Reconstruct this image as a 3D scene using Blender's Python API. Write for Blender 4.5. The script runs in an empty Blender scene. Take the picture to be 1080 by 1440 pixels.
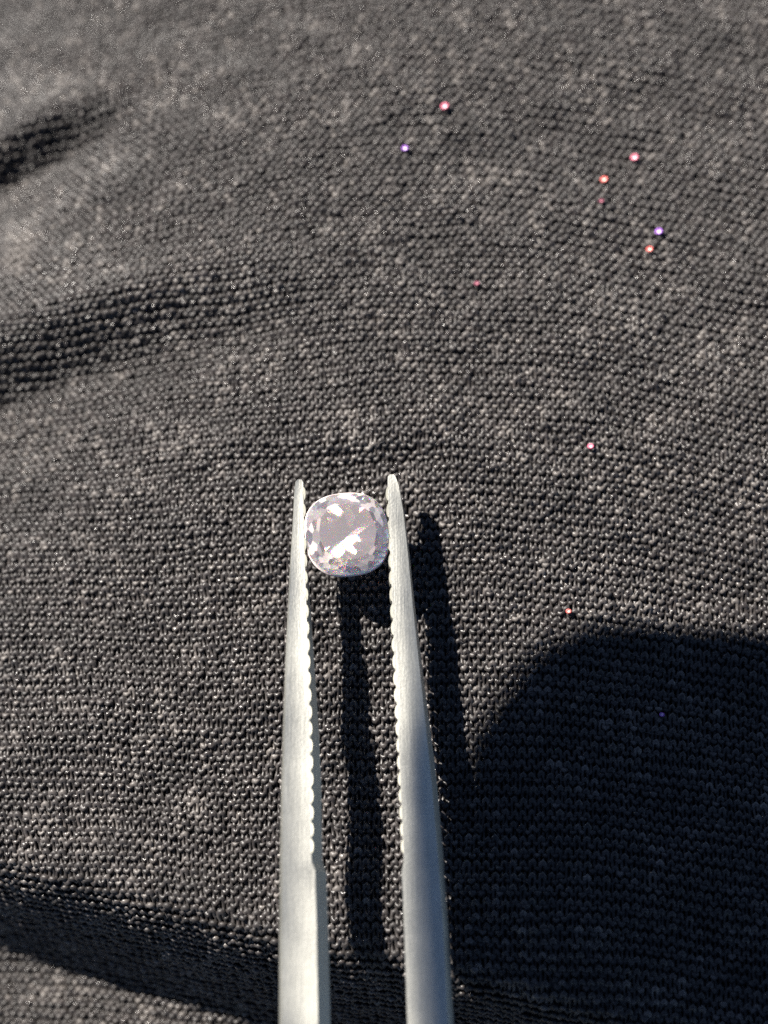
import bpy, bmesh, math, random
import numpy as np
from mathutils import Vector, Matrix

# ---------------------------------------------------------------- scene, 1 unit = 1 cm
sc = bpy.context.scene
sc.unit_settings.system = 'METRIC'
sc.unit_settings.scale_length = 0.01
sc.render.engine = 'CYCLES'
sc.view_settings.view_transform = 'Standard'
sc.view_settings.look = 'None'
sc.view_settings.gamma = 1.0
sc.view_settings.use_curve_mapping = False
sc.view_settings.exposure = 1.4
cy = sc.cycles
cy.max_bounces = 28
cy.transmission_bounces = 28
cy.glossy_bounces = 12
cy.diffuse_bounces = 3
cy.caustics_reflective = False
cy.caustics_refractive = False
cy.sample_clamp_indirect = 7.0
cy.use_denoising = False

# ---------------------------------------------------------------- camera
PITCH = math.radians(16.0)
DIST = 15.0
WIDE = 5.5 / 15.0                      # picture width per unit of depth
CAM = Vector((0, -DIST * math.sin(PITCH), DIST * math.cos(PITCH)))
RIGHT = Vector((1, 0, 0))
UP = Vector((0, math.cos(PITCH), math.sin(PITCH)))
FWD = Vector((0, math.sin(PITCH), -math.cos(PITCH)))
cam_d = bpy.data.cameras.new('camera')
cam = bpy.data.objects.new('camera', cam_d)
sc.collection.objects.link(cam)
cam.location = CAM
cam.rotation_euler = (PITCH, 0, 0)
cam_d.sensor_fit = 'HORIZONTAL'
cam_d.sensor_width = 36
cam_d.lens = 36 / WIDE
cam_d.clip_start = 0.1
cam_d.clip_end = 5000
cam_d.dof.use_dof = True
cam_d.dof.focus_distance = 14.5
cam_d.dof.aperture_fstop = 1e-3 * cam_d.lens / 0.39
sc.camera = cam

# ---------------------------------------------------------------- daylight
SUN = Vector((-0.79, 0.60, 1.0)).normalized()      # towards the sun
elev = math.asin(SUN.z)
world = bpy.data.worlds.new('World')
sc.world = world
world.use_nodes = True
nt = world.node_tree
bg = nt.nodes['Background']
sky = nt.nodes.new('ShaderNodeTexSky')
sky.sky_type = 'NISHITA'
sky.sun_disc = False
sky.sun_elevation = elev
sky.sun_rotation = math.atan2(SUN.x, SUN.y)
sky.altitude = 2500
sky.air_density = 0.55
sky.dust_density = 0.6
sky.ozone_density = 0.3
nt.links.new(sky.outputs[0], bg.inputs[0])
bg.inputs[1].default_value = 0.05
sun_d = bpy.data.lights.new('sun', 'SUN')
sun_d.energy = 5.0
sun_d.angle = math.radians(0.45)
sun_d.color = (1.0, 0.95, 0.87)
sun = bpy.data.objects.new('sun', sun_d)
sc.collection.objects.link(sun)
sun.location = SUN * 60
sun.rotation_euler = SUN.to_track_quat('Z', 'Y').to_euler()

# ---------------------------------------------------------------- helpers
COL = sc.collection


def ray(px, py):
    u = (px - 540) / 1080 * WIDE
    v = (720 - py) / 1080 * WIDE
    return FWD + RIGHT * u + UP * v


def at(px, py, z):
    """the point at height z that the photograph shows at pixel px, py"""
    d = ray(px, py)
    t = (z - CAM.z) / d.z
    return CAM + d * t


def empty(name, loc):
    o = bpy.data.objects.new(name, None)
    o.empty_display_size = 0.2
    COL.objects.link(o)
    o.location = loc
    return o


def link(name, me, mat, parent=None, smooth=False):
    o = bpy.data.objects.new(name, me)
    COL.objects.link(o)
    if mat and not me.materials:
        me.materials.append(mat)
    if parent:
        o.parent = parent
    if smooth:
        for p in me.polygons:
            p.use_smooth = True
    return o


def tag(o, label=None, cat=None, group=None, kind=None):
    if label: o['label'] = label
    if cat: o['category'] = cat
    if group: o['group'] = group
    if kind: o['kind'] = kind
    return o


def pydata(name, verts, faces):
    me = bpy.data.meshes.new(name)
    me.from_pydata([tuple(v) for v in verts], [], faces)
    me.update()
    return me


def sstep(a, b, x):
    t = np.clip((x - a) / (b - a), 0, 1)
    return t * t * (3 - 2 * t)


def mat_new(name):
    m = bpy.data.materials.new(name)
    m.use_nodes = True
    n = m.node_tree
    for x in list(n.nodes):
        n.nodes.remove(x)
    out = n.nodes.new('ShaderNodeOutputMaterial')
    return m, n, out


def principled(name, col, rough, metal=0.0, spec=0.5):
    m, n, out = mat_new(name)
    b = n.nodes.new('ShaderNodeBsdfPrincipled')
    b.inputs['Base Color'].default_value = (*col, 1)
    b.inputs['Roughness'].default_value = rough
    b.inputs['Metallic'].default_value = metal
    b.inputs['Specular IOR Level'].default_value = spec
    n.links.new(b.outputs[0], out.inputs[0])
    return m, n, b


# ---------------------------------------------------------------- materials
# yarn: black cotton, slightly shiny, loops differ a little in tone and gloss
M_yarn, n, b = principled('black_yarn', (0.03, 0.03, 0.03), 0.5)
att = n.nodes.new('ShaderNodeAttribute'); att.attribute_name = 'tone'
sepa = n.nodes.new('ShaderNodeSeparateColor')
n.links.new(att.outputs['Color'], sepa.inputs[0])
ramp = n.nodes.new('ShaderNodeValToRGB')
ramp.color_ramp.elements[0].position = 0.0
ramp.color_ramp.elements[0].color = (0.018, 0.0152, 0.0145, 1)
ramp.color_ramp.elements[1].position = 1.0
ramp.color_ramp.elements[1].color = (0.105, 0.093, 0.086, 1)
e = ramp.color_ramp.elements.new(0.7); e.color = (0.046, 0.0393, 0.0375, 1)
n.links.new(sepa.outputs[0], ramp.inputs[0])
n.links.new(ramp.outputs[0], b.inputs['Base Color'])
mr = n.nodes.new('ShaderNodeMapRange')
mr.inputs['To Min'].default_value = 0.52; mr.inputs['To Max'].default_value = 0.20
n.links.new(sepa.outputs[1], mr.inputs[0])
n.links.new(mr.outputs[0], b.inputs['Roughness'])
b.inputs['Specular IOR Level'].default_value = 0.5
b.inputs['Sheen Weight'].default_value = 0.06
b.inputs['Sheen Roughness'].default_value = 0.5
tc = n.nodes.new('ShaderNodeTexCoord')
mp = n.nodes.new('ShaderNodeMapping'); mp.inputs['Scale'].default_value = (60, 60, 60)
nz = n.nodes.new('ShaderNodeTexNoise'); nz.inputs['Scale'].default_value = 3.0
nz.inputs['Detail'].default_value = 3
bu = n.nodes.new('ShaderNodeBump'); bu.inputs['Strength'].default_value = 0.3
bu.inputs['Distance'].default_value = 0.006
n.links.new(tc.outputs['Object'], mp.inputs[0]); n.links.new(mp.outputs[0], nz.inputs[0])
n.links.new(nz.outputs[0], bu.inputs['Height']); n.links.new(bu.outputs[0], b.inputs['Normal'])

# backing of the cloth (the inner side of the knit seen through the gaps)
M_back, n, b = principled('black_backing', (0.032, 0.028, 0.027), 0.9, spec=0.1)
tc = n.nodes.new('ShaderNodeTexCoord')
vo = n.nodes.new('ShaderNodeTexVoronoi'); vo.inputs['Scale'].default_value = 14
bu = n.nodes.new('ShaderNodeBump'); bu.inputs['Distance'].default_value = 0.03
n.links.new(tc.outputs['Object'], vo.inputs[0]); n.links.new(vo.outputs[0], bu.inputs['Height'])
n.links.new(bu.outputs[0], b.inputs['Normal'])

# satin, bead blasted steel with faint lengthwise brushing
M_steel, n, b = principled('satin_steel', (0.36, 0.35, 0.32), 0.5, 1.0)
tc = n.nodes.new('ShaderNodeTexCoord')
mp = n.nodes.new('ShaderNodeMapping'); mp.inputs['Scale'].default_value = (90, 3.0, 90)
nz = n.nodes.new('ShaderNodeTexNoise'); nz.inputs['Scale'].default_value = 1.0; nz.inputs['Detail'].default_value = 4
nf = n.nodes.new('ShaderNodeTexNoise'); nf.inputs['Scale'].default_value = 60; nf.inputs['Detail'].default_value = 2
ad = n.nodes.new('ShaderNodeMath'); ad.operation = 'ADD'
bu = n.nodes.new('ShaderNodeBump'); bu.inputs['Strength'].default_value = 0.25; bu.inputs['Distance'].default_value = 0.004
n.links.new(tc.outputs['Object'], mp.inputs[0]); n.links.new(mp.outputs[0], nz.inputs[0])
n.links.new(tc.outputs['Object'], nf.inputs[0])
n.links.new(nz.outputs[0], ad.inputs[0]); n.links.new(nf.outputs[0], ad.inputs[1])
n.links.new(ad.outputs[0], bu.inputs['Height']); n.links.new(bu.outputs[0], b.inputs['Normal'])
cr = n.nodes.new('ShaderNodeValToRGB')
cr.color_ramp.elements[0].position = 0.3; cr.color_ramp.elements[0].color = (0.53, 0.52, 0.465, 1)
cr.color_ramp.elements[1].position = 0.7; cr.color_ramp.elements[1].color = (0.71, 0.695, 0.63, 1)
av = n.nodes.new('ShaderNodeMath'); av.operation = 'MULTIPLY_ADD'; av.inputs[1].default_value = 0.55; 
av2 = n.nodes.new('ShaderNodeMath'); av2.operation = 'MULTIPLY'; av2.inputs[1].default_value = 0.45
n.links.new(nz.outputs[0], av2.inputs[0]); n.links.new(nf.outputs[0], av.inputs[0]); n.links.new(av2.outputs[0], av.inputs[2])
n.links.new(av.outputs[0], cr.inputs[0]); n.links.new(cr.outputs[0], b.inputs['Base Color'])
ns = n.nodes.new('ShaderNodeTexNoise'); ns.inputs['Scale'].default_value = 1.6; ns.inputs['Detail'].default_value = 5
rr = n.nodes.new('ShaderNodeMapRange'); rr.inputs['From Min'].default_value = 0.3; rr.inputs['From Max'].default_value = 0.7
rr.inputs['To Min'].default_value = 0.43; rr.inputs['To Max'].default_value = 0.58
n.links.new(tc.outputs['Object'], ns.inputs[0]); n.links.new(ns.outputs[0], rr.inputs[0]); n.links.new(rr.outputs[0], b.inputs['Roughness'])


def gem_material(name, rough, haze, share, tint, veil=0.0):
    """diamond: three glass lobes of slightly different index give the fire;
    a softer second lobe of rougher glass brightens the stone"""
    m, n, out = mat_new(name)

    def fire(r):
        prev = None
        for c, ior in (((tint[0], 0, 0), 2.37), ((0, tint[1], 0), 2.42), ((0, 0, tint[2]), 2.48)):
            g = n.nodes.new('ShaderNodeBsdfGlass')
            g.inputs['Color'].default_value = (*c, 1)
            g.inputs['Roughness'].default_value = r
            g.inputs['IOR'].default_value = ior
            if prev is None:
                prev = g
            else:
                a = n.nodes.new('ShaderNodeAddShader')
                n.links.new(prev.outputs[0], a.inputs[0]); n.links.new(g.outputs[0], a.inputs[1])
                prev = a
        return prev
    mx = n.nodes.new('ShaderNodeMixShader')
    mx.inputs[0].default_value = share
    soft = n.nodes.new('ShaderNodeBsdfGlass')
    soft.inputs['Color'].default_value = (*tint, 1); soft.inputs['Roughness'].default_value = haze; soft.inputs['IOR'].default_value = 2.42
    n.links.new(fire(rough).outputs[0], mx.inputs[1]); n.links.new(soft.outputs[0], mx.inputs[2])
    if veil > 0:                       # pale diffuse veil added on the top facets to brighten the stone
        df = n.nodes.new('ShaderNodeBsdfDiffuse'); df.inputs['Color'].default_value = (0.97, 0.85, 0.82, 1)
        md = n.nodes.new('ShaderNodeMixShader'); md.inputs[0].default_value = veil
        n.links.new(mx.outputs[0], md.inputs[1]); n.links.new(df.outputs[0], md.inputs[2])
        mx = md
    n.links.new(mx.outputs[0], out.inputs[0])
    return m


TINT = (1.0, 0.94, 0.92)
M_gems = [gem_material('diamond_facet_clear', 0.05, 0.20, 0.10, TINT), gem_material('diamond_facet', 0.09, 0.24, 0.2, TINT), gem_material('diamond_facet_strong_soft_lobe', 0.13, 0.30, 0.35, TINT)]
M_tops = [gem_material('diamond_top_clear', 0.03, 0.24, 0.05, TINT, 0.06), gem_material('diamond_top_veil', 0.03, 0.24, 0.05, TINT, 0.13), gem_material('diamond_top_strong_veil', 0.04, 0.28, 0.08, TINT, 0.34)]
M_girdle, _, b = principled('diamond_girdle', (0.85, 0.72, 0.70), 0.35)

# ---------------------------------------------------------------- the cloth
FOLDS = [
    # polyline of the crest in picture pixels, drop, half width, run-up length, fade in x (from, to)
    ([(-250, 260), (0, 160), (90, 130), (170, 105), (300, 60)], 0.40, 0.21, 0.9, (-1.3, -2.9), 0.4),
    ([(-250, 500), (0, 478), (120, 455), (260, 425), (420, 405), (600, 395)], 0.46, 0.31, 0.9, (0.6, -3.0), 0.4),
    ([(-250, 1190), (0, 1265), (120, 1295), (250, 1335), (390, 1375), (520, 1400), (700, 1440), (900, 1500)], 1.5, 0.32, 6.0, (2.4, 1.3), 0.06),
    ([(240, 650), (330, 640), (450, 640), (560, 640), (680, 640)], 0.05, 0.10, 0.6, None, 0.5),
]


def fold_arrays():
    out = []
    for pts, drop, w, run, fade, rise in FOLDS:
        P = [at(px, py, 0.0) for px, py in pts]
        out.append((np.array([p.x for p in P]), np.array([p.y for p in P]), drop, w, run, fade, rise))
    return out


FA = fold_arrays()


def height(x, y):
    x = np.asarray(x, float); y = np.asarray(y, float)
    h = -0.06 * np.clip(-x - 0.4, 0, 9) ** 2 - 0.035 * np.clip(y - 0.8, 0, 9) ** 1.6
    h += -0.045 * np.clip(y - 1.0, 0, 9) * np.clip(-x, 0, 4)
    h += 0.03 * np.sin(0.9 * x + 0.5 * y + 0.7) + 0.02 * np.sin(1.7 * y - 0.6 * x + 2.0)
    h += 0.020 * np.sin(3.1 * y + 1.3 * x) * np.sin(1.9 * x - 0.8 * y + 1)
    h += 0.020 * np.sin(6.3 * y + 2.1 * x + 2 * np.sin(1.1 * x)) * np.sin(2.7 * x + 1.9 * y + 1.5 * np.sin(1.7 * y))
    h += 0.010 * np.sin(9.1 * x - 4.3 * y + 1.0) * np.sin(7.7 * y + 3.3 * x + 0.4)
    for fx, fy, drop, w, run, fade, rise in FA:
        s = np.interp(x, fx, fy) - y                   # >0 below the crest
        up = rise * (1 - sstep(-w, w, s)) * np.exp(np.minimum(s + w, 0) / run)
        f = drop * (up - (1 - rise) * sstep(-w, w, s) * np.exp(-np.maximum(s - w, 0) / run))
        if drop > 1:
            f = f - 0.28 * np.maximum(s, 0)
        if fade is not None:
            f = f * sstep(fade[0], fade[1], x) if fade[0] < fade[1] else f * (1 - sstep(fade[1], fade[0], x)) ** 1.5
        else:
            f = f * sstep(fx[0], fx[0] + 0.6, x) * (1 - sstep(fx[-1] - 0.6, fx[-1], x))
        h += f
    return h


def frame(x, y):
    e = 0.01
    dx = (height(x + e, y) - height(x - e, y)) / (2 * e)
    dy = (height(x, y + e) - height(x, y - e)) / (2 * e)
    l = np.sqrt(dx * dx + dy * dy + 1)
    return np.stack([-dx / l, -dy / l, 1 / l], -1)


cloth_root = empty('knitted_cloth', (0, 0, 0))
tag(cloth_root, 'black knitted jersey cloth lying in soft folds under the tweezers', 'cloth')

# backing sheet, fine under the camera and coarse far out
gx = np.concatenate([np.linspace(-16, -7.2, 10), np.linspace(-7, 7, 190), np.linspace(7.2, 16, 10)])
gy = np.concatenate([np.linspace(-18, -8.7, 10), np.linspace(-8.5, 8.5, 260), np.linspace(8.7, 18, 10)])
X, Y = np.meshgrid(gx, gy)
Z = height(np.clip(X, -7, 7), np.clip(Y, -8.5, 8.5)) - 0.035
V = np.stack([X.ravel(), Y.ravel(), Z.ravel()], -1)
nx, ny = len(gx), len(gy)
i = np.arange(nx - 1)[None, :] + nx * np.arange(ny - 1)[:, None]
F = np.stack([i, i + 1, i + 1 + nx, i + nx], -1).reshape(-1, 4)
me = bpy.data.meshes.new('backing')
me.from_pydata(V.tolist(), [], F.tolist())
link('backing', me, M_back, cloth_root, smooth=True)

# places with a paler yarn tone: px, py, radius across, radius along, strength
PALE = [(12, 325, 0.13, 0.24, 0.9), (30, 300, 0.3, 0.3, 0.15), (135, 1165, 0.10, 0.22, 0.40), (60, 1150, 0.4, 0.3, 0.12), (490, 592, 0.22, 0.14, 0.22),
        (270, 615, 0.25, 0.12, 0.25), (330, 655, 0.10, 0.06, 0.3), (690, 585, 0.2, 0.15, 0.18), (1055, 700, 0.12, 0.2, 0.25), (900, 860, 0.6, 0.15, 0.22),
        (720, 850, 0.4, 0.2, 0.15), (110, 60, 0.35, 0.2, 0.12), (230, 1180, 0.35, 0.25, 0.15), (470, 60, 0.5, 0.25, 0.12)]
WP = [(at(px, py, 0.0), rx, ry, k) for px, py, rx, ry, k in PALE]


def paleness(x, y):
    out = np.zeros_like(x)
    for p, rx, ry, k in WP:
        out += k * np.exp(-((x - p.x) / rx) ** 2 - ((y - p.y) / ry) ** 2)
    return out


def patchy(x, y):
    a = np.sin(3.7 * x + 1.9 * np.sin(1.3 * y + 0.5)) * np.sin(4.9 * y + 1.6 * np.sin(1.7 * x))
    b = np.sin(9.3 * x + 2.2 * np.sin(2.9 * y) + 1.1) * np.sin(11.7 * y + 2.0 * np.sin(3.3 * x + 0.6))
    c = np.sin(23 * x + 2.4 * np.sin(7.1 * y)) * np.sin(19 * y + 2.1 * np.sin(8.3 * x + 2))
    return 0.38 * a + 0.34 * b + 0.28 * c


# the knit keeps its stitch length on the slopes: rows are spaced by arc length, not by plan
TX = np.linspace(-7.2, 7.2, 145)
TY = np.linspace(-10.0, 10.0, 2001)
TV = np.linspace(-11.0, 11.0, 1101)
GXX, GYY = np.meshgrid(TX, TY, indexing='ij')
HY = np.gradient(height(GXX, GYY), TY, axis=1)
SL = np.cumsum(np.sqrt(1 + 0.92 * HY * HY), axis=1) * (TY[1] - TY[0])
SL -= SL[:, [int(np.argmin(np.abs(TY)))]]
YTAB = np.stack([np.interp(TV, SL[k], TY) for k in range(len(TX))])


def on_cloth(x, v):
    fx = np.clip((x - TX[0]) / (TX[1] - TX[0]), 0, len(TX) - 1.001); fv = np.clip((v - TV[0]) / (TV[1] - TV[0]), 0, len(TV) - 1.001)
    ix = fx.astype(int); iv = fv.astype(int); ax = fx - ix; av_ = fv - iv
    return (YTAB[ix, iv] * (1 - ax) + YTAB[ix + 1, iv] * ax) * (1 - av_) + (YTAB[ix, iv + 1] * (1 - ax) + YTAB[ix + 1, iv + 1] * ax) * av_


# the loops: every course of the purl side is one yarn bent into loops
rng = np.random.default_rng(7)
WALE, COURSE = 0.062, 0.085
AMP, RAD, DEP = 0.75 * COURSE, 0.0168, 0.0150
ang_tone = rng.normal(0, 0.08, 700)


def knit(X0, X1, Y0, Y1, PER, SIDES):
    """a rectangle of the knit: PER points per loop, SIDES round the yarn"""
    i0, i1 = round(X0 / WALE), round(X1 / WALE)
    j0, j1 = round(Y0 / COURSE), round(Y1 / COURSE)
    n_w, n_c = i1 - i0, j1 - j0
    T = np.arange(n_w * PER + 1) / PER * 2 * np.pi
    n_t = len(T)
    kpos = T / np.pi                      # knots at heads and feet
    k0 = np.clip(np.floor(kpos).astype(int), 0, 2 * n_w - 1)
    kf = kpos - k0
    kf = kf * kf * (3 - 2 * kf)
    all_v, all_tone = [], []
    ang = np.arange(SIDES) / SIDES * 2 * np.pi + (np.pi / 2 if SIDES == 3 else 0)
    for j in range(j0, j1):
        K = 2 * n_w + 2
        jit = rng.normal(0, 1, (K, 4)) * np.array([0.0055, 0.006, 0.0055, 0.10])
        J = jit[k0] * (1 - kf)[:, None] + jit[k0 + 1] * kf[:, None]
        tone_k = np.clip(rng.gamma(1.7, 0.23, K) + ang_tone[(np.arange(K) + 2 * i0 + 350) % 700] * 0.6, 0, 1)
        gloss_k = np.clip(rng.beta(0.9, 1.9, K), 0, 1)
        tone = tone_k[k0] * (1 - kf) + tone_k[k0 + 1] * kf
        gloss = gloss_k[k0] * (1 - kf) + gloss_k[k0 + 1] * kf
        u = i0 * WALE + WALE * T / (2 * np.pi) + 0.15 * WALE * np.sin(2 * T) + J[:, 0]
        v = COURSE * j + AMP * np.cos(T) + J[:, 1]
        zo = DEP * np.cos(2 * T) + 0.006 * np.cos(T) + J[:, 2]
        r = RAD * (1 + J[:, 3]) * (1 + 0.17 * np.cos(2 * T))
        # the courses bow across the cloth
        cx = u + 0.05 * np.sin(0.8 * v + 0.3) + 0.012 * np.sin(2.9 * v + u)
        cyy = v - 0.035 * np.clip(u, 0, 9) ** 2 + 0.02 * np.clip(-u, 0, 9) ** 1.5 * np.clip((-v) / 3, -0.6, 1.6) * 1.2 \
            + 0.03 * np.sin(1.3 * u + 0.4 * v) + 0.01 * np.sin(4.1 * u + 1.7 * v)
        cyy = on_cloth(cx, cyy)
        N = frame(cx, cyy)
        C = np.stack([cx, cyy, height(cx, cyy)], -1) + N * zo[:, None]
        tg = np.gradient(C, axis=0)
        tg /= np.linalg.norm(tg, axis=1)[:, None]
        sd = np.cross(tg, N); sd /= np.linalg.norm(sd, axis=1)[:, None]
        u2 = np.cross(sd, tg)
        ring = C[:, None, :] + r[:, None, None] * (np.cos(ang)[None, :, None] * sd[:, None, :] + np.sin(ang)[None, :, None] * u2[:, None, :])
        all_v.append(ring.reshape(-1, 3))
        pt = patchy(cx, cyy)
        tone = tone * (1 + 0.9 * pt) + paleness(cx, cyy)
        cc = np.stack([np.clip(tone, 0, 1), np.clip(gloss * (1 + 0.6 * pt), 0, 1), np.zeros_like(tone), np.ones_like(tone)], -1)
        all_tone.append(np.repeat(cc, SIDES, axis=0))
    a = np.arange(n_t - 1)[:, None] * SIDES
    s0 = np.arange(SIDES)[None, :]; s1 = (s0 + 1) % SIDES
    q = np.stack([a + s0, a + s1, a + SIDES + s1, a + SIDES + s0], -1).reshape(-1, 4)
    F = (q[None] + (np.arange(n_c) * n_t * SIDES)[:, None, None]).reshape(-1, 4)
    return np.concatenate(all_v), np.concatenate(all_tone), F


def yarn_object(blocks):
    V, TN, F, base = [], [], [], 0
    for v_, t_, f_ in blocks:
        V.append(v_); TN.append(t_); F.append(f_ + base); base += len(v_)
    V = np.concatenate(V).astype(np.float32); TN = np.concatenate(TN).astype(np.float32); F = np.concatenate(F)
    me = bpy.data.meshes.new('yarn_loops')
    me.vertices.add(len(V)); me.vertices.foreach_set('co', V.ravel())
    me.loops.add(F.size); me.loops.foreach_set('vertex_index', F.ravel().astype(np.int32))
    me.polygons.add(len(F))
    me.polygons.foreach_set('loop_start', (np.arange(len(F)) * 4).astype(np.int32))
    me.polygons.foreach_set('use_smooth', np.ones(len(F), bool))
    me.update(calc_edges=True)
    ca = me.attributes.new('tone', 'FLOAT_COLOR', 'POINT')
    ca.data.foreach_set('color', TN.ravel())
    tag(link('yarn_loops', me, M_yarn, cloth_root), kind='stuff')


# finely where the photograph looks, coarser round about
yarn_object([knit(-3.72, 3.72, -5.44, 5.61, 12, 5)])
yarn_object([knit(-6.6, 6.6, -7.5, -5.44, 6, 3), knit(-6.6, 6.6, 5.61, 7.6, 6, 3), knit(-6.6, -3.72, -5.44, 5.61, 6, 3), knit(3.72, 6.6, -5.44, 5.61, 6, 3)])

# a little lint: short loose fibres standing off the knit
fr_ = random.Random(21)
fv, ff = [], []
for _ in range(520):
    x = fr_.uniform(-3.4, 3.4); y = fr_.uniform(-4.6, 5.2)
    a_ = fr_.uniform(0, 2 * math.pi); ln = fr_.uniform(0.04, 0.16); cv = fr_.uniform(-9, 9); rise = fr_.uniform(0.01, 0.05)
    base = len(fv)
    seg = 6
    for k in range(seg + 1):
        t = k / seg
        hh = float(height(x, y)) + 0.022 + rise * math.sin(math.pi * t)
        for q_ in range(3):
            b_ = 2 * math.pi * q_ / 3
            fv.append((x - 0.0011 * math.sin(a_) * math.cos(b_), y + 0.0011 * math.cos(a_) * math.cos(b_), hh + 0.0011 * math.sin(b_)))
        x += math.cos(a_) * ln / seg; y += math.sin(a_) * ln / seg; a_ += cv * ln / seg * 2
    for k in range(seg):
        for q_ in range(3):
            q2 = (q_ + 1) % 3
            ff.append((base + k * 3 + q_, base + k * 3 + q2, base + k * 3 + 3 + q2, base + k * 3 + 3 + q_))
M_lint = principled('lint', (0.10, 0.092, 0.088), 0.5)[0]
tag(link('stray_fibres', pydata('stray_fibres', fv, ff), M_lint, cloth_root, smooth=True), kind='stuff')

# ---------------------------------------------------------------- the tweezers
def hz(py, side):
    """height of the upper face of an arm along the picture's length (the pair is rolled: left arm higher)"""
    return float(np.interp(py, (675, 885, 1085, 1440), (0.50, 0.63, 0.68, 0.74))) if side < 0 else 0.485 + (py - 675) * 0.00012


# edges of the upper face in the photograph: py, left px, right px
ARM_L = [(674, 418, 424), (677, 415, 426), (690, 413.5, 426.5), (740, 411, 427), (800, 407, 429), (900, 402, 432), (1000, 398, 435),
         (1100, 395, 437), (1200, 393, 437.5), (1210, 393, 438), (1224, 392.8, 443), (1300, 392, 445), (1440, 392, 447)]
ARM_R = [(667, 548, 554), (670, 545.5, 557), (682, 545, 562), (720, 546.5, 569), (780, 549, 576), (850, 551.5, 583), (920, 554.5, 591), (1000, 558.5, 600),
         (1100, 563, 611), (1200, 567.5, 620), (1212, 567.5, 621), (1226, 565, 622), (1300, 568, 628), (1440, 573, 635)]
tw = empty('tweezers', at(520, 1440, 0.8))
tag(tw, 'pair of satin steel tweezers with serrated tips gripping the diamond', 'tweezers')
TWO = Vector(tw.location)


def station(px_l, px_r, py, side):
    z = hz(py, side)
    a_, b_ = at(px_l, py, z), at(px_r, py, z)
    return a_.x, b_.x, a_.y, z


def lean_of(d):
    return 0.15 + 0.36 * float(sstep(0.3, 2.2, d))


def arm(edges, side):
    """side -1: left arm (flat inner face on its right), +1: right arm (flat inner face on its left)"""
    E = np.array(edges, float)
    st = []
    rows = [e[0] for e in edges]
    ys = sorted(set(rows + list(np.linspace(680, 1440, 90))))
    for py in ys:
        st.append(station(np.interp(py, E[:, 0], E[:, 1]), np.interp(py, E[:, 0], E[:, 2]), py, side))
    # beyond the picture the arms bow out and meet at the tail
    lx, rx, y0, z0 = st[-1]
    slope = (st[-1][3] - st[-6][3]) / (st[-1][2] - st[-6][2])
    tailx = 0.5 * (at(447, 1440, 0.6).x + at(573, 1440, 0.6).x)
    zend = 1.55
    for k in range(1, 41):
        t = k / 40
        y = y0 - 11.5 * t
        mid0, wid0 = 0.5 * (lx + rx), rx - lx
        wid = wid0 * (1 + 0.5 * math.sin(math.pi * min(1, t * 1.1))) * (1 - 0.45 * t ** 3)
        inner0 = (rx if side < 0 else lx) - tailx
        inner = tailx + side * 0.02 + (inner0 - side * 0.02) * (1 - t ** 2.2) + side * 0.55 * math.sin(math.pi * t) ** 1.2 * (1 - t)
        if side < 0:
            l, r = inner - wid, inner
        else:
            l, r = inner, inner + wid
        zz = z0 + slope * (y - y0)
        st.append((l, r, y, zz + (zend - (z0 - slope * 11.5)) * t * t))
    verts, faces = [], []
    n_s = len(st)
    ytip = st[0][2]
    for l, r, y, z in st:
        w = r - l
        d = ytip - y
        thick = min(0.095 + 0.015 * d, 0.15)          # depth of the arm below its upper face
        lean = lean_of(d) * thick                           # the pair is rolled a little, so lower edges sit further right
        q = min(1.0, w / 0.22)
        if side < 0:
            # nearly flat upper face, rolled to the right, with a tight roll-off along its outer edge
            prof = [(r, -0.15 * w), (l + 0.70 * w, -0.128 * w), (l + 0.36 * w, -0.082 * w), (l + 0.09 * w, -0.012 * w), (l + 0.005 * w, -0.055 * q),
                    (l + 0.02 * lean, -0.60 * thick - 0.01), (l + 0.25 * w + lean, -0.92 * thick), (l + 0.5 * w + lean, -1.0 * thick), (r + lean, -1.0 * thick)]
        else:
            cut = float(sstep(1.6, 3.4, d))            # lower down a second, outward facet takes over
            k1 = 0.62 - 0.24 * cut
            prof = [(l, 0.0), (l + lean, -1.0 * thick), (l + 0.5 * w + lean, -1.0 * thick), (l + 0.8 * w + lean, -0.92 * thick),
                    (r + 0.2 * lean, -0.72 * thick - 0.015), (r - 0.005 * w, -0.025 - 0.22 * w * q), (r - 0.08 * w, -0.21 * w * q),
                    (l + k1 * w, -0.06 * w), (l + 0.5 * k1 * w, -0.02 * w)]
        if side < 0:
            prof = prof[::-1]
            prof = prof[-1:] + prof[:-1]
        for px, pz in prof:
            verts.append((px - TWO.x, y - TWO.y, z + pz - TWO.z))
    m = 9
    for s in range(n_s - 1):
        for k in range(m):
            k2 = (k + 1) % m
            faces.append((s * m + k, (s + 1) * m + k, (s + 1) * m + k2, s * m + k2))
    faces.append(tuple(range(m)))
    faces.append(tuple(reversed(range((n_s - 1) * m, n_s * m))))
    me = pydata('arm', verts, faces)
    bm = bmesh.new(); bm.from_mesh(me)
    bmesh.ops.recalc_face_normals(bm, faces=bm.faces)
    for ed in bm.edges:
        if len(ed.link_faces) == 2 and ed.calc_face_angle() > math.radians(34):
            ed.smooth = False
    bm.to_mesh(me); bm.free()
    o = link('arm', me, M_steel, tw, smooth=True)
    return o, E


arm_l, EL = arm(ARM_L, -1)
arm_r, ER = arm(ARM_R, 1)
arm_l['label'] = 'slender satin steel left arm of the tweezers'
arm_r['label'] = 'right arm of the tweezers with a bluish bevel lower down'

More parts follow.
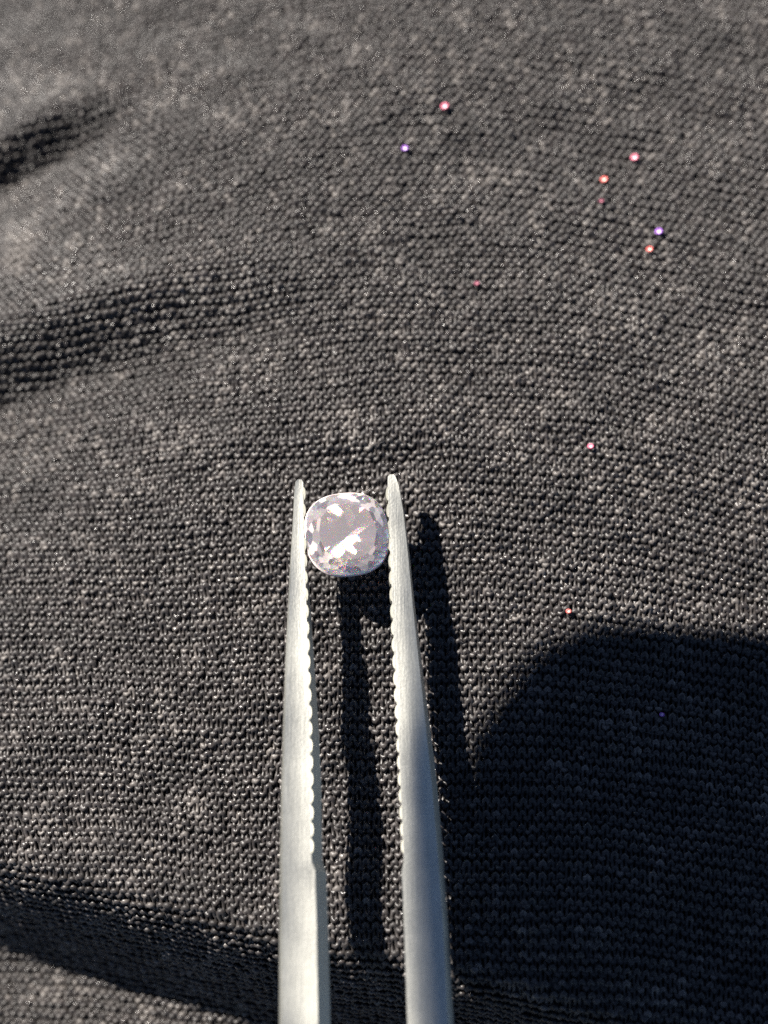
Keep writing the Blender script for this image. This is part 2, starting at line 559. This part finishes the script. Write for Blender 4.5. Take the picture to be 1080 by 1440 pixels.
# rounded serration ridges on the gripping faces, one object each
def ridge_mesh():
    vs, fs = [], []
    m = 7
    for iz in range(2):
        for k in range(m):
            a_ = math.pi * k / (m - 1)
            vs.append((math.sin(a_), math.cos(a_), -iz))
    for k in range(m - 1):
        fs.append((k, k + 1, m + k + 1, m + k))
    fs.append(tuple(range(m))[::-1]); fs.append(tuple(range(m, 2 * m)))
    fs.append((0, m, 2 * m - 1, m - 1))
    me = pydata('ridge', vs, fs)
    bm = bmesh.new(); bm.from_mesh(me)
    bmesh.ops.recalc_face_normals(bm, faces=bm.faces)
    bm.to_mesh(me); bm.free()
    return me


RM = ridge_mesh()
M_ridge, _, _b = principled('ground_steel', (0.40, 0.39, 0.335), 0.5, 1.0)
RM.materials.append(M_ridge)
for side, A_, E in ((-1, arm_l, EL), (1, arm_r, ER)):
    py = 694.0
    while py < 1212:
        px = np.interp(py, E[:, 0], E[:, 2 if side < 0 else 1])
        z = hz(py, side)
        p = at(px, py, z)
        d = at(px, 670, z).y - p.y
        thick = min(0.095 + 0.015 * d, 0.15)
        hl = (at(px, py, z).y - at(px, py + 20.5, z).y) / 2
        R = Matrix(((1, 0, -lean_of(d), 0), (0, 1, 0, 0), (-0.22, 0, 1, 0), (0, 0, 0, 1)))
        o = link('ridge', RM, None, A_)
        S = Matrix.Diagonal((-side * 0.019, hl, thick * 0.96, 1))
        o.matrix_local = Matrix.Translation((p.x - TWO.x + side * 0.004, p.y - TWO.y, z - (0.15 * (at(np.interp(py, E[:, 0], E[:, 2]), py, z).x - at(np.interp(py, E[:, 0], E[:, 1]), py, z).x) if side < 0 else 0.0) - 0.001 - TWO.z)) @ R @ S
        py += 23.6

# the tail where both arms are welded
tail_y = at(447, 1440, hz(1440, -1)).y - 11.5
vs = arm_l.data.vertices
zt = vs[len(vs) - 1].co.z
bm = bmesh.new()
bmesh.ops.create_cube(bm, size=1.0)
bmesh.ops.scale(bm, vec=(0.5, 0.9, 0.24), verts=bm.verts)
bmesh.ops.bevel(bm, geom=bm.edges[:], offset=0.05, segments=3, affect='EDGES', profile=0.5)
xt = 0.5 * (at(447, 1440, 0.6).x + at(573, 1440, 0.6).x)
bmesh.ops.translate(bm, vec=(xt - TWO.x, tail_y - TWO.y - 0.25, zt), verts=bm.verts)
me = bpy.data.meshes.new('tail'); bm.to_mesh(me); bm.free()
link('tail', me, M_steel, tw, smooth=True)

# ---------------------------------------------------------------- the diamond
def support(theta, ax, ay, ex):
    t = np.linspace(0, 2 * np.pi, 721)
    x = ax * np.sign(np.cos(t)) * np.abs(np.cos(t)) ** (2 / ex)
    y = ay * np.sign(np.sin(t)) * np.abs(np.sin(t)) ** (2 / ex)
    return float(np.max(x * math.cos(theta) + y * math.sin(theta)))


PAV = [(32, 0.0, 60, 0.90, 4), (32, 0.5, 54, 0.78, 4)]
FIN = 0.38
RING = [(60, 48.5), (105, 50.5), (150, 50.0), (195, 47.0)]
MAINS = [(0, 42.5), (315, 39.5), (270, 41.0), (225, 44.5)]


def into(d):
    """direction inside the stone of a ray that enters through the table"""
    return Vector((d.x / 2.42, d.y / 2.42, -math.sqrt(1 - (d.x * d.x + d.y * d.y) / 2.42 ** 2)))


def pair(az, sl):
    a, t = math.radians(sl), math.radians(az)
    n1 = Vector((math.cos(t) * math.sin(a), math.sin(t) * math.sin(a), -math.cos(a)))
    to_gem = GEM_M.to_3x3().transposed()
    v = into(to_gem @ (GC - CAM).normalized()); q = into(to_gem @ -SUN)
    r1 = v - 2 * v.dot(n1) * n1
    n2 = (r1 + q).normalized()
    return n1, (n2 if n2.z < 0 else -n2)


def build_gem():
    GA, GB, GE = 0.293, 0.296, 2.5
    rnd = random.Random(11)
    planes = []
    zg = 0.010
    # table, slightly wandering meet points keep the facets from being perfect
    planes.append(((0, 0, 1), 0.086, 'table'))
    for k in range(64):
        th = 2 * math.pi * (k + 0.5) / 64
        planes.append(((math.cos(th), math.sin(th), 0), support(th, GA, GB, GE), 'girdle'))

    def tier(count, off, slope, frac, z, part, jit=0.9, joff=0.0):
        for k in range(count):
            th = 2 * math.pi * (k + off + rnd.uniform(-joff, joff)) / count
            a = math.radians(slope + rnd.uniform(-jit, jit))
            sg = 1 if part == 'crown' else -1
            nrm = (math.cos(th) * math.sin(a), math.sin(th) * math.sin(a), sg * math.cos(a))
            S = support(th, GA, GB, GE) * frac
            planes.append((nrm, S * math.sin(a) + z * math.cos(a), part))
    tier(64, 0.5, 64, 0.985, zg, 'crown', 0)
    # crown: four rows of small facets rise from the girdle to the table
    fr, z = 1.0, zg - 0.003
    for cnt, off, slope, f1, jit in ((32, 0.5, 47, 0.93, 2.5), (32, 0.0, 42, 0.86, 2.5), (24, 0.5, 36, 0.79, 2.5), (24, 0.0, 29, 0.71, 2.0), (12, 0.5, 20, 0.64, 1.5)):
        dz = (fr - f1) * 0.29 * math.tan(math.radians(slope))
        tier(cnt, off, slope, 0.5 * (fr + f1), z + 0.5 * dz, 'crown', jit, 0.15)
        z += dz
        fr = f1
    planes[0] = ((0, 0, 1), z, 'table')
    # the polished crown facet whose reflection of the sun reaches the lens
    az = math.atan2(GLINT.y, GLINT.x); sl = math.acos(GLINT.z)
    planes.append((tuple(GLINT), GLR * math.sin(sl) + GLZ * math.cos(sl), 'crown'))
    # the pavilion curves in from the girdle in two rows of small facets ...
    fr, z = 1.0, zg
    for cnt, off, slope, f1, jit in PAV:
        dz = (fr - f1) * 0.29 * math.tan(math.radians(slope))
        tier(cnt, off, slope, 0.5 * (fr + f1), z + 0.5 * dz, 'pavilion', jit, 0.12)
        z += dz
        fr = f1
    # ... then come two rings of large facets, cut in facing pairs that turn sunlight back towards the eye
    for az_, sl_ in RING:
        for nrm in pair(az_, sl_):
            th = math.atan2(nrm.y, nrm.x); tn = math.hypot(nrm.x, nrm.y) / -nrm.z
            S = support(th, GA, GB, GE)
            r_ = 0.5 * (fr + FIN) * S
            planes.append((tuple(nrm), r_ * math.hypot(nrm.x, nrm.y) + (z + 0.5 * (fr - FIN) * 0.29 * tn) * -nrm.z, 'pavilion'))
    z += (fr - FIN) * 0.29 * math.tan(math.radians(49))
    deep = z + FIN * 0.29 * math.tan(math.radians(42.3))
    for az_, sl_ in MAINS:
        for nrm in pair(az_, sl_):
            planes.append((tuple(nrm), deep * -nrm.z, 'pavilion'))
    bm = bmesh.new()
    bmesh.ops.create_cube(bm, size=2.0)
    for nrm, d, part in planes:
        nv = Vector(nrm).normalized()
        res = bmesh.ops.bisect_plane(bm, geom=bm.verts[:] + bm.edges[:] + bm.faces[:], plane_co=nv * d, plane_no=nv, clear_outer=True, dist=1e-6)
        edges = [g for g in res['geom_cut'] if isinstance(g, bmesh.types.BMEdge)]
        if len(edges) > 2:
            bmesh.ops.contextual_create(bm, geom=edges)
    bmesh.ops.recalc_face_normals(bm, faces=bm.faces)
    groups = {'table': [], 'crown': [], 'girdle': [], 'pavilion': []}
    bm.normal_update()
    for f in bm.faces:
        z = f.normal.z
        key = 'table' if z > 0.999 else 'crown' if z >= 0.6 else 'girdle' if -0.1 < z < 0.6 else 'pavilion'
        groups[key].append([tuple(v.co) for v in f.verts])
    bm.free()
    return groups


GLR, GLZ = 0.225, 0.078
GEM_TILT, GEM_ROLL = (0.05, 0.25, 0), 8
GC = at(488.0, 751.5, 0.50)
face_dir = ((CAM - GC).normalized() + Vector(GEM_TILT)).normalized()
gx_ = (RIGHT - face_dir * RIGHT.dot(face_dir)).normalized()
gy_ = face_dir.cross(gx_)
GEM_M = Matrix.Translation(GC) @ Matrix((gx_, gy_, face_dir)).transposed().to_4x4() @ Matrix.Rotation(math.radians(GEM_ROLL), 4, 'Z')
SPOT = GC.copy()
for _ in range(3):                     # where on the crown the facet sits, and the normal it needs there
    GLINT = GEM_M.to_3x3().transposed() @ (SUN + (CAM - SPOT).normalized()).normalized()
    loc = Vector((GLINT.x, GLINT.y, 0)).normalized() * GLR
    SPOT = GEM_M @ Vector((loc.x, loc.y, 0.05))
groups = build_gem()
gem = empty('diamond', GC)
tag(gem, 'small pale pink cushion cut diamond held between the tweezer tips', 'diamond')
gem.matrix_world = GEM_M
for part, fl in groups.items():
    vs, fs, idx = [], [], {}
    for f in fl:
        poly = []
        for co in f:
            key = tuple(round(c, 5) for c in co)
            if key not in idx:
                idx[key] = len(vs); vs.append(co)
            poly.append(idx[key])
        fs.append(poly)
    me = pydata(part, vs, fs)
    if part == 'girdle':
        me.materials.append(M_girdle)
    else:
        for m_ in (M_gems if part == 'pavilion' else M_tops):
            me.materials.append(m_)
        pick = random.Random(3)
        for p_ in me.polygons:
            if p_.normal.dot(GLINT) > 0.9999:
                continue
            p_.material_index = pick.choices((0, 1, 2), {'pavilion': (3, 3, 3), 'crown': (3, 4, 4), 'table': (0, 1, 0)}[part])[0]
    link(part, me, None, gem)

# ---------------------------------------------------------------- the phone that shades the lower right corner
def phone():
    nrm = Vector((0, 0, 1))
    centre_plane = CAM + nrm * 1.2
    # where the ray from a shadow point on the cloth to the sun meets the phone's back
    def up_to(px, py):
        p = at(px, py, 0)
        t = (centre_plane - p).dot(nrm) / SUN.dot(nrm)
        return p + SUN * t
    c0 = up_to(614, 868)                  # corner of the shadow
    tilt = math.radians(7.5)
    ex = Vector((1, -0.02, 0)).normalized()
    ey = Vector((0, -math.cos(tilt), math.sin(tilt)))
    ey = (ey - ex * ey.dot(ex)).normalized()
    nrm = ey.cross(ex).normalized()
    if nrm.z < 0:
        nrm = -nrm
    W_, H_, R_, T_ = 7.8, 16.0, 1.5, 0.8
    root = empty('smartphone', c0)
    tag(root, 'smartphone held above the cloth, casting the rounded shadow at the lower right', 'phone')
    nz_ = nrm
    mtx = Matrix((( ex.x, -ey.x, nz_.x, c0.x), (ex.y, -ey.y, nz_.y, c0.y), (ex.z, -ey.z, nz_.z, c0.z), (0, 0, 0, 1)))
    root.matrix_world = mtx

    def rounded(w, h, r, inset=0.0, seg=14):
        pts = []
        for cx_, cy_, a0 in ((w - r, -r, 0), (r, -r, 90), (r, -h + r, 180), (w - r, -h + r, 270)):
            for k in range(seg + 1):
                a_ = math.radians(a0 + 90 * k / seg)
                pts.append((cx_ + (r - inset) * math.cos(a_), cy_ + (r - inset) * math.sin(a_)))
        return pts

    def slab(name, prof, mat, par):
        """prof: list of (outline, z) rings"""
        vs, fs = [], []
        m = len(prof[0][0])
        for ring, z in prof:
            vs += [(x, y, z) for x, y in ring]
        for s in range(len(prof) - 1):
            for k in range(m):
                fs.append((s * m + k, s * m + (k + 1) % m, (s + 1) * m + (k + 1) % m, (s + 1) * m + k))
        fs.append(tuple(range(m))[::-1]); fs.append(tuple(range((len(prof) - 1) * m, len(prof) * m)))
        me = pydata(name, vs, fs)
        return link(name, me, mat, par)
    M_glass = principled('phone_back_glass', (0.02, 0.02, 0.025), 0.25)[0]
    M_frame = principled('phone_frame', (0.45, 0.45, 0.47), 0.3, 1.0)[0]
    M_lens = principled('phone_lens', (0.005, 0.005, 0.008), 0.05)[0]
    slab('frame', [(rounded(W_, H_, R_, 0.05), 0.03), (rounded(W_, H_, R_, 0.0), 0.12), (rounded(W_, H_, R_, 0.0), T_ - 0.12), (rounded(W_, H_, R_, 0.05), T_ - 0.03)], M_frame, root)
    slab('back_panel', [(rounded(W_, H_, R_, 0.10), 0.0), (rounded(W_, H_, R_, 0.06), 0.028)], M_glass, root)
    slab('screen', [(rounded(W_, H_, R_, 0.07), T_ - 0.028), (rounded(W_, H_, R_, 0.10), T_)], M_glass, root)
    bump = slab('camera_plate', [([(x + W_ - 3.8, y - 0.35) for x, y in rounded(3.4, 3.4, 0.8, 0.03)], -0.14), ([(x + W_ - 3.8, y - 0.35) for x, y in rounded(3.4, 3.4, 0.8)], -0.002)], M_glass, root)
    for lx, ly in ((W_ - 2.9, -1.2), (W_ - 2.9, -2.9), (W_ - 1.25, -2.05)):
        ring = lambda r: [(lx + r * math.cos(2 * math.pi * k / 32), ly + r * math.sin(2 * math.pi * k / 32)) for k in range(32)]
        slab('lens', [(ring(0.58), -0.30), (ring(0.62), -0.28), (ring(0.62), -0.141)], M_lens, bump)
    slab('side_button', [([(x - 0.035, y - 4) for x, y in rounded(0.08, 1.0, 0.03)], 0.3), ([(x - 0.035, y - 4) for x, y in rounded(0.08, 1.0, 0.03)], 0.5)], M_frame, root)


phone()

# ---------------------------------------------------------------- flakes standing in for light spots the diamond throws on the cloth
def light_spot_mesh():
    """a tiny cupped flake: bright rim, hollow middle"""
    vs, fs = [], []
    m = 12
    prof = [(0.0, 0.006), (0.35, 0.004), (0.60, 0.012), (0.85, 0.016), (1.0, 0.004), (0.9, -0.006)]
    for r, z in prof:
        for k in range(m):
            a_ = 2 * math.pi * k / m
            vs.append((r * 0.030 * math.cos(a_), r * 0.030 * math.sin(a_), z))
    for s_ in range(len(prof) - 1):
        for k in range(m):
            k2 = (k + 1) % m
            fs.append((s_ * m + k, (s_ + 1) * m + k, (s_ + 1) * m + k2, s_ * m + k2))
    return pydata('light_spot_flake', vs, fs)


def light_spot_material(name, rim, core):
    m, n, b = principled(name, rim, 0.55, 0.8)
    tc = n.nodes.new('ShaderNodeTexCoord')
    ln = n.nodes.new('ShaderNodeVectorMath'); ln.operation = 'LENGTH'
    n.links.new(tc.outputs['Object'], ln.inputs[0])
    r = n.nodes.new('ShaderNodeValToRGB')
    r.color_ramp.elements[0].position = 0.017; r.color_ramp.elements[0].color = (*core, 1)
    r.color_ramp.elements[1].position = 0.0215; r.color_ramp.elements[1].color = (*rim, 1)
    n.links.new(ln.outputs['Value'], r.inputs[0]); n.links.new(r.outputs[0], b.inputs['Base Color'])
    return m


SP = light_spot_mesh()
SPM = {'pink': light_spot_material('pink_light_spot', (0.5, 0.12, 0.19), (0.7, 0.42, 0.46)),
       'violet': light_spot_material('violet_light_spot', (0.27, 0.11, 0.45), (0.58, 0.46, 0.7)),
       'coral': light_spot_material('coral_light_spot', (0.5, 0.11, 0.1), (0.7, 0.4, 0.36)),
       'mauve': light_spot_material('mauve_light_spot', (0.18, 0.05, 0.08), (0.26, 0.11, 0.14))}
LIGHT_SPOTS = [
    (626, 150, 'pink', 1.15, 'flake for a bright pink light spot on the cloth, topmost of all the spots'),
    (570, 209, 'violet', 0.95, 'flake for a violet light spot on the cloth, just below and left of the topmost pink one'),
    (893, 222, 'pink', 1.15, 'flake for a large pink light spot at upper right, above a coral one'),
    (850, 253, 'coral', 1.1, 'flake for a coral red light spot at upper right with a dim red one just below'),
    (846, 283, 'mauve', 0.7, 'flake for a small dim red light spot right under the coral one at upper right'),
    (927, 326, 'violet', 1.1, 'flake for a violet light spot at right, above and beside a pale coral one'),
    (914, 351, 'coral', 1.0, 'flake for a pale coral light spot at right, just below the violet one'),
    (671, 399, 'mauve', 0.8, 'flake for a faint mauve light spot alone above the right tweezer tip'),
    (831, 628, 'pink', 0.9, 'flake for a single pink light spot right of the tweezer tips on lit cloth'),
    (800, 860, 'coral', 0.8, 'flake for a faint coral light spot just above the edge of the rounded shadow'),
    (931, 1005, 'violet', 0.7, 'flake for a lone violet light spot inside the dark rounded shadow'),
]
for px, py, kind, size, label in LIGHT_SPOTS:
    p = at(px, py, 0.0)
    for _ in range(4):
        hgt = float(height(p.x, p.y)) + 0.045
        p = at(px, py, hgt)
    o = link('light_spot_flake', SP.copy(), SPM[kind], smooth=True)
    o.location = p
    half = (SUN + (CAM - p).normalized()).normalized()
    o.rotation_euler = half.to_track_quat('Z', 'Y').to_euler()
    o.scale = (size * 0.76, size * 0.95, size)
    tag(o, label, 'speck', 'flakes standing in for light spots cast by the diamond')
